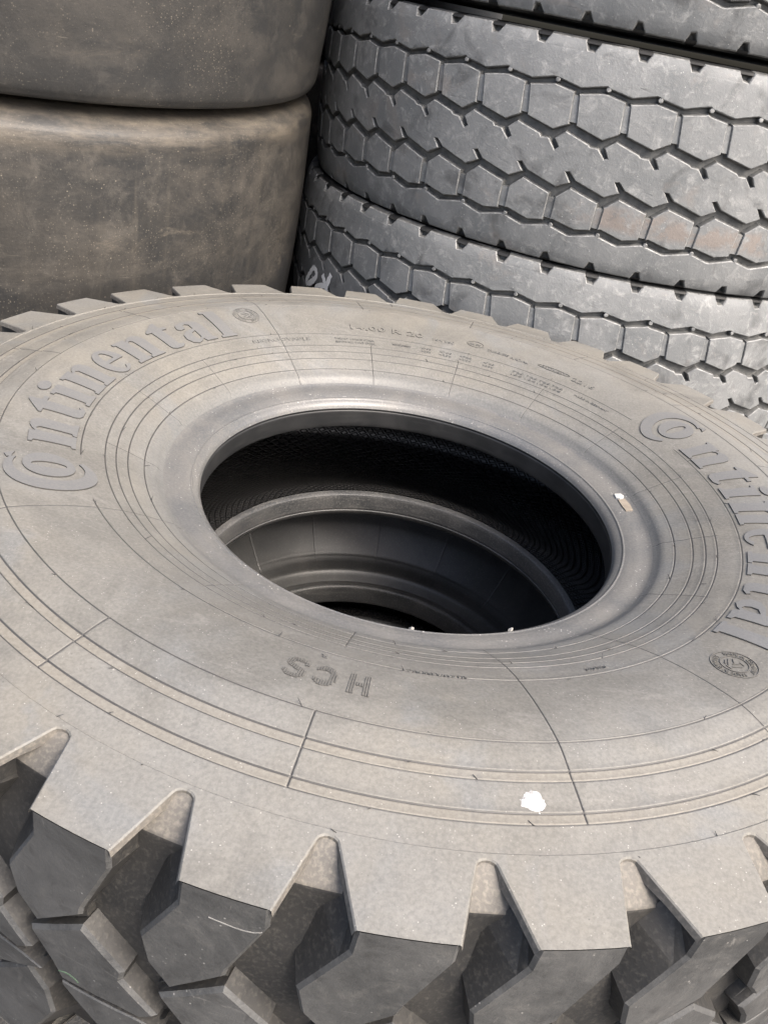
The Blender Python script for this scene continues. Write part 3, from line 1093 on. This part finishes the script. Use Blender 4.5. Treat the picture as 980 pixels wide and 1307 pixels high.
# oval round the approval mark, and the dated capsule
for (a, r, aw, rw) in ((82.9, .4205, 1.85, .0078), (64.1, .4170, 3.9, .0040)):
    T = ([], [], [])
    wall_strip(T, [(a + aw * math.cos(q * math.pi / 16), r + rw * math.sin(q * math.pi / 16)) for q in range(33)], .0011, .0009)
    obj("marking_outline", mesh_from("marking_outline", *T[:2], [DUST, EDGE], T[2], False), big)
mark("E4 00", 84.2, .4170, .0075, .019)
mark("H3THJB9T", 67.2, .4145, .0062, .044)
mark("R", -95.4, .3965, .0075, .006)
hairs = obj("vent_hairs", whiskers(), big); hairs['kind'] = "stuff"

# white paint blot
def blot(i):
    a = 2 * math.pi * i / 48
    r = .0088 * (1 + .08 * math.sin(3 * a + 1) + .05 * math.sin(5 * a)) * (1 + random.uniform(-.05, .05))
    if i % 11 == 3:
        r *= 1.16
    return (r * math.cos(a) * 1.0, r * math.sin(a) * .95)
obj("paint_blot", splat(blot, 48, lambda x, y, h: on_wall(x, y, h, -75.6, .5205, .52), WHITE, "paint_blot"), big)
# remains of a label by the bead
def bead_surf(x, y, h, th, r0):
    r = r0 + y
    a = rad(th) - x / r0
    bz = np.interp(r, [p[0] for p in bead_curve[::-1] if p[1] > -.08], [p[1] for p in bead_curve[::-1] if p[1] > -.08]) if r < .303 else zs(r)
    return (r * math.cos(a), r * math.sin(a), bz + h)
def scrap_mesh(name, th, r0, pts, mat, h):
    V = []; F = []
    n = len(pts)
    cx, cy = sum(p[0] for p in pts) / n, sum(p[1] for p in pts) / n
    V.append(bead_surf(cx, cy, h * 1.4, th, r0))
    for x, y in pts: V.append(bead_surf(x, y, h + random.uniform(0, .0006), th, r0))
    for x, y in pts: V.append(bead_surf(x, y, -.0004, th, r0))
    for i in range(n):
        j = (i + 1) % n
        F.append((0, 1 + j, 1 + i) if False else (0, 1 + i, 1 + j)); F.append((1 + i, 1 + n + i, 1 + n + j, 1 + j))
    return mesh_from(name, V, F, [mat], None, False)
obj("label_scrap", scrap_mesh("label_scrap", 19.4, .2915, [(-.006, -.004), (.004, -.006), (.008, -.002), (.007, .003), (.001, .006), (-.005, .004)], PAPER, .0022), big)
obj("label_scrap", scrap_mesh("label_scrap", 15.6, .2925, [(-.013, -.0055), (.004, -.0065), (.0165, -.005), (.0150, .0045), (.002, .0050), (-.012, .0040)], TANPAPER, .0012), big)
for th, r0 in ((-83.5, .2615), (-60.5, .2630)):
    obj("rubber_crumb", scrap_mesh("rubber_crumb", th, r0, [(-.0025, -.001), (.001, -.002), (.003, .000), (.001, .002), (-.0015, .0015)], PAPER, .0035), big)

# pale scratches across the near lugs
def scratch(name, pts, w, mat):
    P = catmull(pts, 4); V, F = [], []
    for i, (a, z) in enumerate(P):
        ww = w * (.35 + .65 * math.sin(math.pi * i / (len(P) - 1))) * random.uniform(.7, 1.2)
        for q, rr in ((-.5, .6195), (0, .6206), (.5, .6195)):
            V.append((rr * math.cos(rad(a)), rr * math.sin(rad(a)), z + q * ww))
    for i in range(len(P) - 1):
        for q in (0, 1):
            F.append((3 * i + q, 3 * i + 3 + q, 3 * i + 4 + q, 3 * i + 1 + q))
    return mesh_from(name, V, F, [mat], None, True)
SCR = mat_plain("scraped_rubber", (0.20, 0.195, 0.185), 0.7, 0.2)
GREEN = mat_plain("green_crayon", (0.075, 0.115, 0.075), 0.8, 0.3)
obj("scratch_mark", scratch("scratch_mark", [(-96.1, -.0427), (-95.2, -.0440), (-94.25, -.0450), (-93.47, -.0443), (-92.9, -.0415)], .0012, SCR), big)
obj("crayon_mark", scratch("crayon_mark", [(-106.6, -.1880), (-105.9, -.1850), (-105.3, -.1860), (-104.9, -.1890)], .0030, GREEN), big)
# ------------------------------------------------------------------ the tyre below it
SEC = thing("truck_tyre", "black tyre underneath, seen only through the hole of the big grey tyre", "tyre", (-.008, .112, -.352))
zc2 = -.205
side2 = catmull([(.268, -.1500), (.280, -.1330), (.292, -.1290), (.303, -.1240), (.318, -.1080), (.35, -.0640), (.38, -.0280), (.41, -.0080), (.44, 0.0), (.475, -.006), (.505, -.028)], 6)
def ringed(prof, rings):
    out = []
    for r, z in prof:
        out.append((r, z))
    return out
def build_side2(flip):
    V, F = [], []
    prof = side2
    angs = sorted(set(np.linspace(0, 360, 240, endpoint=False).tolist()) | {x + d for x in range(8, 360, 22) for d in (-.4, -.14, 0, .14, .4)})
    n = len(prof)
    lines = set(range(8, 360, 22))
    for a in angs:
        for i, (r, z) in enumerate(prof):
            zz = z - (.0005 if (a in lines and .285 < r < .44) else 0)
            if i % 9 == 4 and .31 < r < .43:
                zz -= .0012
            if flip:
                zz = 2 * zc2 - zz
            V.append((r * math.cos(rad(a)), r * math.sin(rad(a)), zz))
    m = len(angs)
    for j in range(m):
        k = (j + 1) % m
        for i in range(n - 1):
            f = (j * n + i, j * n + i + 1, k * n + i + 1, k * n + i)
            F.append(f[::-1] if flip else f)
    return mesh_from("sidewall", V, F, [INSIDE], None, True)
obj("sidewall", build_side2(False), SEC)
obj("sidewall", build_side2(True), SEC)
bead2 = catmull([(.268, -.1500), (.260, -.1480), (.252, -.1450), (.2465, -.1480), (.2450, -.1560), (.2450, -.170), (.2462, -.182), (.250, -.186), (.256, -.186)], 5)
obj("bead", lathe("bead", bead2[::-1], [BEAD], 300), SEC)
obj("bead", lathe("bead", [(r, 2 * zc2 - z) for r, z in bead2], [BEAD], 300), SEC)
lin2 = catmull([(.256, -.186), (.30, -.170), (.38, -.06), (.45, -.03), (.49, -.07), (.495, zc2)], 6)
lin2 = lin2 + [(r, 2 * zc2 - z) for r, z in lin2[::-1]][1:]
obj("inner_liner", lathe("inner_liner", lin2[::-1], [LINER], 240), SEC)
tr2 = [(.505, -.028), (.526, -.040), (.530, -.048)]
zz = -.048
while zz > 2 * zc2 + .075:
    tr2 += [(.530, zz - .052), (.526, zz - .055), (.516, zz - .057), (.516, zz - .063), (.526, zz - .065), (.530, zz - .068)]
    zz -= .068
tr2 += [(.530, 2 * zc2 + .048), (.526, 2 * zc2 + .040), (.505, 2 * zc2 + .028)]
obj("tread", lathe("tread", tr2[::-1], [TREAD], 300, None, 30), SEC)
GROUND_Z = -.352 + 2 * zc2 - .002

# ------------------------------------------------------------------ the block-tread tyres on the right
RC = .68
def CROWN(t):
    return .0125 * abs(t) ** 2.8 + .0045 * max(0.0, (abs(t) - .88) / .12) ** 2
PITCH = 7.2
def build_crane():
    R = Relief()
    dg = rad(1) * RC
    HZ = .4445                      # the tread's top edge in the upper tyre's frame -> local 0
    def fn(x, y, d):
        a = x / RC
        t = (y + .1742) / .174       # -1..1 across the tread
        r = RC - CROWN(t) - d
        return (r * math.cos(a), r * math.sin(a), y)
    rnd = random.Random(3)
    def j(s=.0009):
        return rnd.uniform(-s, s)
    for k in range(50):
        x0 = k * PITCH
        def poly(pts, n_wall_right, depth=.0125, chamfer=.0018, draft=None, wall=None):
            P = [((x0 + a) * dg, z - HZ + (j() if 0.2 < a < 7.0 else 0)) for a, z in pts]
            R.add(P, depth, fn, chamfer, draft, wall, 0, 1, 2, .018)
        # upper shoulder rib (phase 0 at the notch), outline counter-clockwise: bottom left to right, then top right to left
        b = [(0, .3770), (3.1, .3858), (3.5, .3862), (3.8, .3842), (7.2, .3770)]
        t = [(7.2, .4305), (6.74, .4305), (6.10, .4445), (1.10, .4445), (.46, .4305), (0, .4305)]
        n = len(b) + len(t)
        w = [True] * n; w[len(b) - 1] = False; w[n - 1] = False
        poly(b + t, None, .0120, .0016, [.003] * n, w)
        # hexagon blocks, upper row
        b = [(.72, .3208), (4.75, .3088), (6.62, .3205), (6.85, .3225)]
        t = [(6.45, .3692), (3.9, .3742), (3.45, .3752), (3.1, .3745), (.02, .3678)]
        n = len(b) + len(t)
        poly(b + t, None, .0115, .0014, [.003] * n, None)
        # shallow bars joining neighbouring hexagons
        for (xa, xb, za, zb) in ((-1.2, 1.1, .3245, .3655), (-.95, .75, .1690, .2040)):
            P = [((x0 + xa) * dg, za - HZ), ((x0 + xb) * dg, za - HZ), ((x0 + xb) * dg, zb - HZ), ((x0 + xa) * dg, zb - HZ)]
            R.add(P, .0060, lambda x, y, d: fn(x, y, d + .0030), .0010, [.001] * 4, None, 0, 2, 2, .05)
        # centre rib with slanted notches
        b = [(0, .2226), (1.95, .2345), (.92, .2490), (1.52, .2500), (2.62, .2385), (7.2, .2226)]
        t = [(7.2, .3088), (6.75, .3100), (5.42, .2970), (6.22, .2838), (5.78, .2800), (4.55, .2945), (3.4, .2950), (3.1, .2985), (0, .3088)]
        n = len(b) + len(t)
        w = [True] * n; w[len(b) - 1] = False; w[n - 1] = False
        poly(b + t, None, .0115, .0016, [.0022] * n, w)
        # hexagon blocks, lower row
        b = [(.45, .1680), (.9, .1690), (4.3, .1598), (6.6, .1645)]
        t = [(6.6, .2105), (2.25, .2245), (.45, .2065)]
        n = len(b) + len(t)
        poly(b + t, None, .0105, .0014, [.0028] * n, None)
        # lower shoulder rib
        b = [(0, .0965), (.30, .0965), (.68, .1095), (1.32, .1105), (2.00, .0960), (7.2, .0965)]
        t = [(7.2, .1578), (3.95, .1490), (3.5, .1490), (.5, .1588), (0, .1578)]
        n = len(b) + len(t)
        w = [True] * n; w[len(b) - 1] = False; w[n - 1] = False
        poly(b + t, None, .0110, .0018, [.003] * n, w)
        # small stones / lugs in the zigzag grooves: the tiny wear pips
        for (pa, pz) in ((3.75, .3835), (.75, .1605), (5.6, .2090)):
            cx, cy = (x0 + pa) * dg, pz - HZ - .0012
            P = [(cx + .0042 * math.cos(q), cy + .0038 * math.sin(q)) for q in np.linspace(0, 2 * math.pi, 8, endpoint=False)]
            R.add(P, .013, fn, .0010, [.001] * 8, None, 1, 1, 2, .05)
    # drum under the blocks
    zz = np.linspace(.0, -.3485, 15)
    prof = [(fn(0, z, .0105)[0], z) for z in zz]
    me = lathe("tmp", prof, [CWALL], 300)
    V = [tuple(v.co) for v in me.vertices]; F = [tuple(reversed(p.vertices)) for p in me.polygons]
    F = [tuple(p.vertices) for p in me.polygons]
    R.append(V, F, [2] * len(F))
    bpy.data.meshes.remove(me)
    return R.mesh("tread", [CRANE, CEDGE, CWALL], 30)

crane = thing("crane_tyre", "grey block-tread tyre in the middle of the right stack, its whole tread in view", "tyre", group="block-tread tyres stacked on the right")
obj("tread", build_crane(), crane)
def side_c(top):
    g = catmull([(.664, -.004), (.655, .0015), (.63, .003), (.56, .004), (.47, -.004), (.41, -.028), (.375, -.046)], 6)
    return g if top else [(r, -.3485 - z) for r, z in g][::-1]
obj("sidewall", lathe("sidewall", side_c(True)[::-1], [BEADFACE], 240), crane)  # near-black colour stands in for shade in the gap between tyres
obj("sidewall", lathe("sidewall", side_c(False)[::-1], [BEADFACE], 240), crane)
bc = catmull([(.375, -.046), (.360, -.044), (.345, -.052), (.342, -.066), (.345, -.085), (.36, -.088)], 5)
obj("bead", lathe("bead", bc[::-1], [BEAD], 200), crane)
obj("bead", lathe("bead", [(r, -.3485 - z) for r, z in bc], [BEAD], 200), crane)
lc = catmull([(.36, -.088), (.45, -.045), (.58, -.03), (.635, -.07), (.64, -.174)], 6)
lc = lc + [(r, -.3485 - z) for r, z in lc[::-1]][1:]
obj("inner_liner", lathe("inner_liner", lc[::-1], [LINER], 200), crane)
CX, CY = .27, 1.30
crane.location = (CX, CY, .4445); crane.rotation_euler = (0, 0, rad(-101.9))
c_top = dup(crane, "dark block-tread tyre at the top of the right stack, cut by the upper edge", (CX + .004, CY + .004, .8165), (0, 0, rad(-101.9 - 3.15)))
c_low = dup(crane, "block-tread tyre with white chalk marks, just behind the rim of the big tyre", (CX - .016, CY - .004, .0895), (0, 0, rad(-101.9 + 3.1)))
c_bot = dup(crane, "lowest block-tread tyre of the right stack, hidden down behind the big tyre", (CX, CY + .01, GROUND_Z + .3485 * 1.40 + .006), (0, 0, rad(40)), (1, 1, 1.40))

# chalk marks on the lower one
def chalk():
    V, F = [], []
    off = rad(-101.9 + 3.1)
    def stroke(pts, w):
        P = catmull([(a + 1.1, z) for a, z in pts], 5)
        b = len(V); n = len(P)
        for i, (a, z) in enumerate(P):
            p = np.array((a * rad(1) * RC, z))
            q0 = np.array((P[max(i - 1, 0)][0] * rad(1) * RC, P[max(i - 1, 0)][1])); q1 = np.array((P[min(i + 1, n - 1)][0] * rad(1) * RC, P[min(i + 1, n - 1)][1]))
            d = (q1 - q0); d /= (np.hypot(*d) or 1); nn = np.array((-d[1], d[0]))
            ww = w * (.75 + .5 * random.random())
            for s in (-.5, .5):
                q = p + nn * ww * s
                t = (q[1] - .0925 + .1742) / .174
                r = RC - CROWN(t) + .0016
                an = q[0] / RC - off
                V.append((r * math.cos(an), r * math.sin(an), q[1] - .0925))
        for i in range(n - 1):
            F.append((b + 2 * i, b + 2 * i + 2, b + 2 * i + 3, b + 2 * i + 1))
    stroke([(-148.6, -.0828), (-150.2, -.103), (-151.6, -.1255), (-150.5, -.1270), (-148.3, -.1130), (-146.8, -.0950), (-147.4, -.0850), (-148.6, -.0828)], .0125)
    stroke([(-144.3, -.0820), (-143.6, -.0900), (-142.6, -.1000), (-142.2, -.0960), (-141.7, -.083), (-141.2, -.0700)], .0125)
    stroke([(-142.2, -.0960), (-142.2, -.1080), (-141.9, -.1195)], .0125)
    stroke([(-146.5, -.1275), (-146.3, -.1180), (-144.9, -.1090), (-142.6, -.1020)], .0105)
    return mesh_from("chalk_mark", V, F, [CHALK], None, True)
obj("chalk_mark", chalk(), c_low)

# ------------------------------------------------------------------ the smooth tyres on the left
slick = thing("smooth_tyre", "worn smooth black tyre with brown dust, just under the top left tyre", "tyre", group="smooth worn tyres stacked on the left")
HS = .520                            # height between the seams
def slick_prof():
    p = catmull([(.645, .000), (.668, -.006), (.690, -.020), (.698, -.034), (.7005, -.060), (.7045, -.16), (.7060, -.26), (.7045, -.36), (.7005, -.455), (.6985, -.488), (.694, -.503), (.684, -.512), (.645, -.520)], 6)
    return p
obj("tread", lathe("tread", slick_prof()[::-1], [SLICK], 360), slick)
ss = catmull([(.645, 0.0), (.60, .001), (.52, -.002), (.45, -.03), (.40, -.05)], 6)
obj("sidewall", lathe("sidewall", ss, [SLICK], 240), slick)
obj("sidewall", lathe("sidewall", [(r, -HS - z) for r, z in ss][::-1], [SLICK], 240), slick)
bs = catmull([(.40, -.05), (.385, -.05), (.375, -.06), (.373, -.085), (.38, -.10), (.40, -.10)], 5)
obj("bead", lathe("bead", bs[::-1], [BEAD], 200), slick)
obj("bead", lathe("bead", [(r, -HS - z) for r, z in bs], [BEAD], 200), slick)
ls = catmull([(.40, -.10), (.5, -.05), (.62, -.04), (.66, -.09), (.665, -.26)], 6)
ls = ls + [(r, -HS - z) for r, z in ls[::-1]][1:]
obj("inner_liner", lathe("inner_liner", ls[::-1], [LINER], 200), slick)
def slick_place(o, zseam):
    # the stack leans a little: seam plane z = zseam - tx*dx - ty*dy
    tx, ty = .054, -.049
    nrm = Vector((tx, ty, 1)).normalized()
    o.rotation_euler = nrm.to_track_quat('Z', 'Y').to_euler()
    o.location = (SX + (zseam - .29) * tx, SY + (zseam - .29) * ty, zseam)
SX, SY = -1.060, .858
s_up = dup(slick, "worn smooth black tyre at the top of the left stack, cut by the upper edge", (0, 0, 0), (0, 0, 0))
s_bot = dup(slick, "lowest smooth black tyre of the left stack, hidden down behind the big tyre", (0, 0, 0), (0, 0, 0))
slick_place(slick, .281); slick_place(s_up, .281 + HS + .004)
s_bot.location = (SX - .03, SY + .03, GROUND_Z + HS + .0); s_bot.rotation_euler = (0, 0, 0)

for zt, lab in ((GROUND_Z + HS, "bottom tyre of an added backing stack that keeps the gap between the two back stacks dark"),
                (GROUND_Z + 2 * HS + .003, "middle tyre of the added backing stack that darkens the gap between the left and right stacks"),
                (GROUND_Z + 3 * HS + .006, "highest tyre of the added backing stack behind the gap, level with the upper smooth tyre")):
    dup(slick, lab, (-.745, 2.27, zt), (0, 0, zt))  # backing stack added to block the view and keep the gap dark

# ------------------------------------------------------------------ ground
gv = []
S = 60.0
me = mesh_from("ground", [(-S, -S, GROUND_Z), (S, -S, GROUND_Z), (S, S, GROUND_Z), (-S, S, GROUND_Z)], [(0, 1, 2, 3)], [ASPHALT], None, False)
g = obj("ground", me); g['kind'] = "structure"
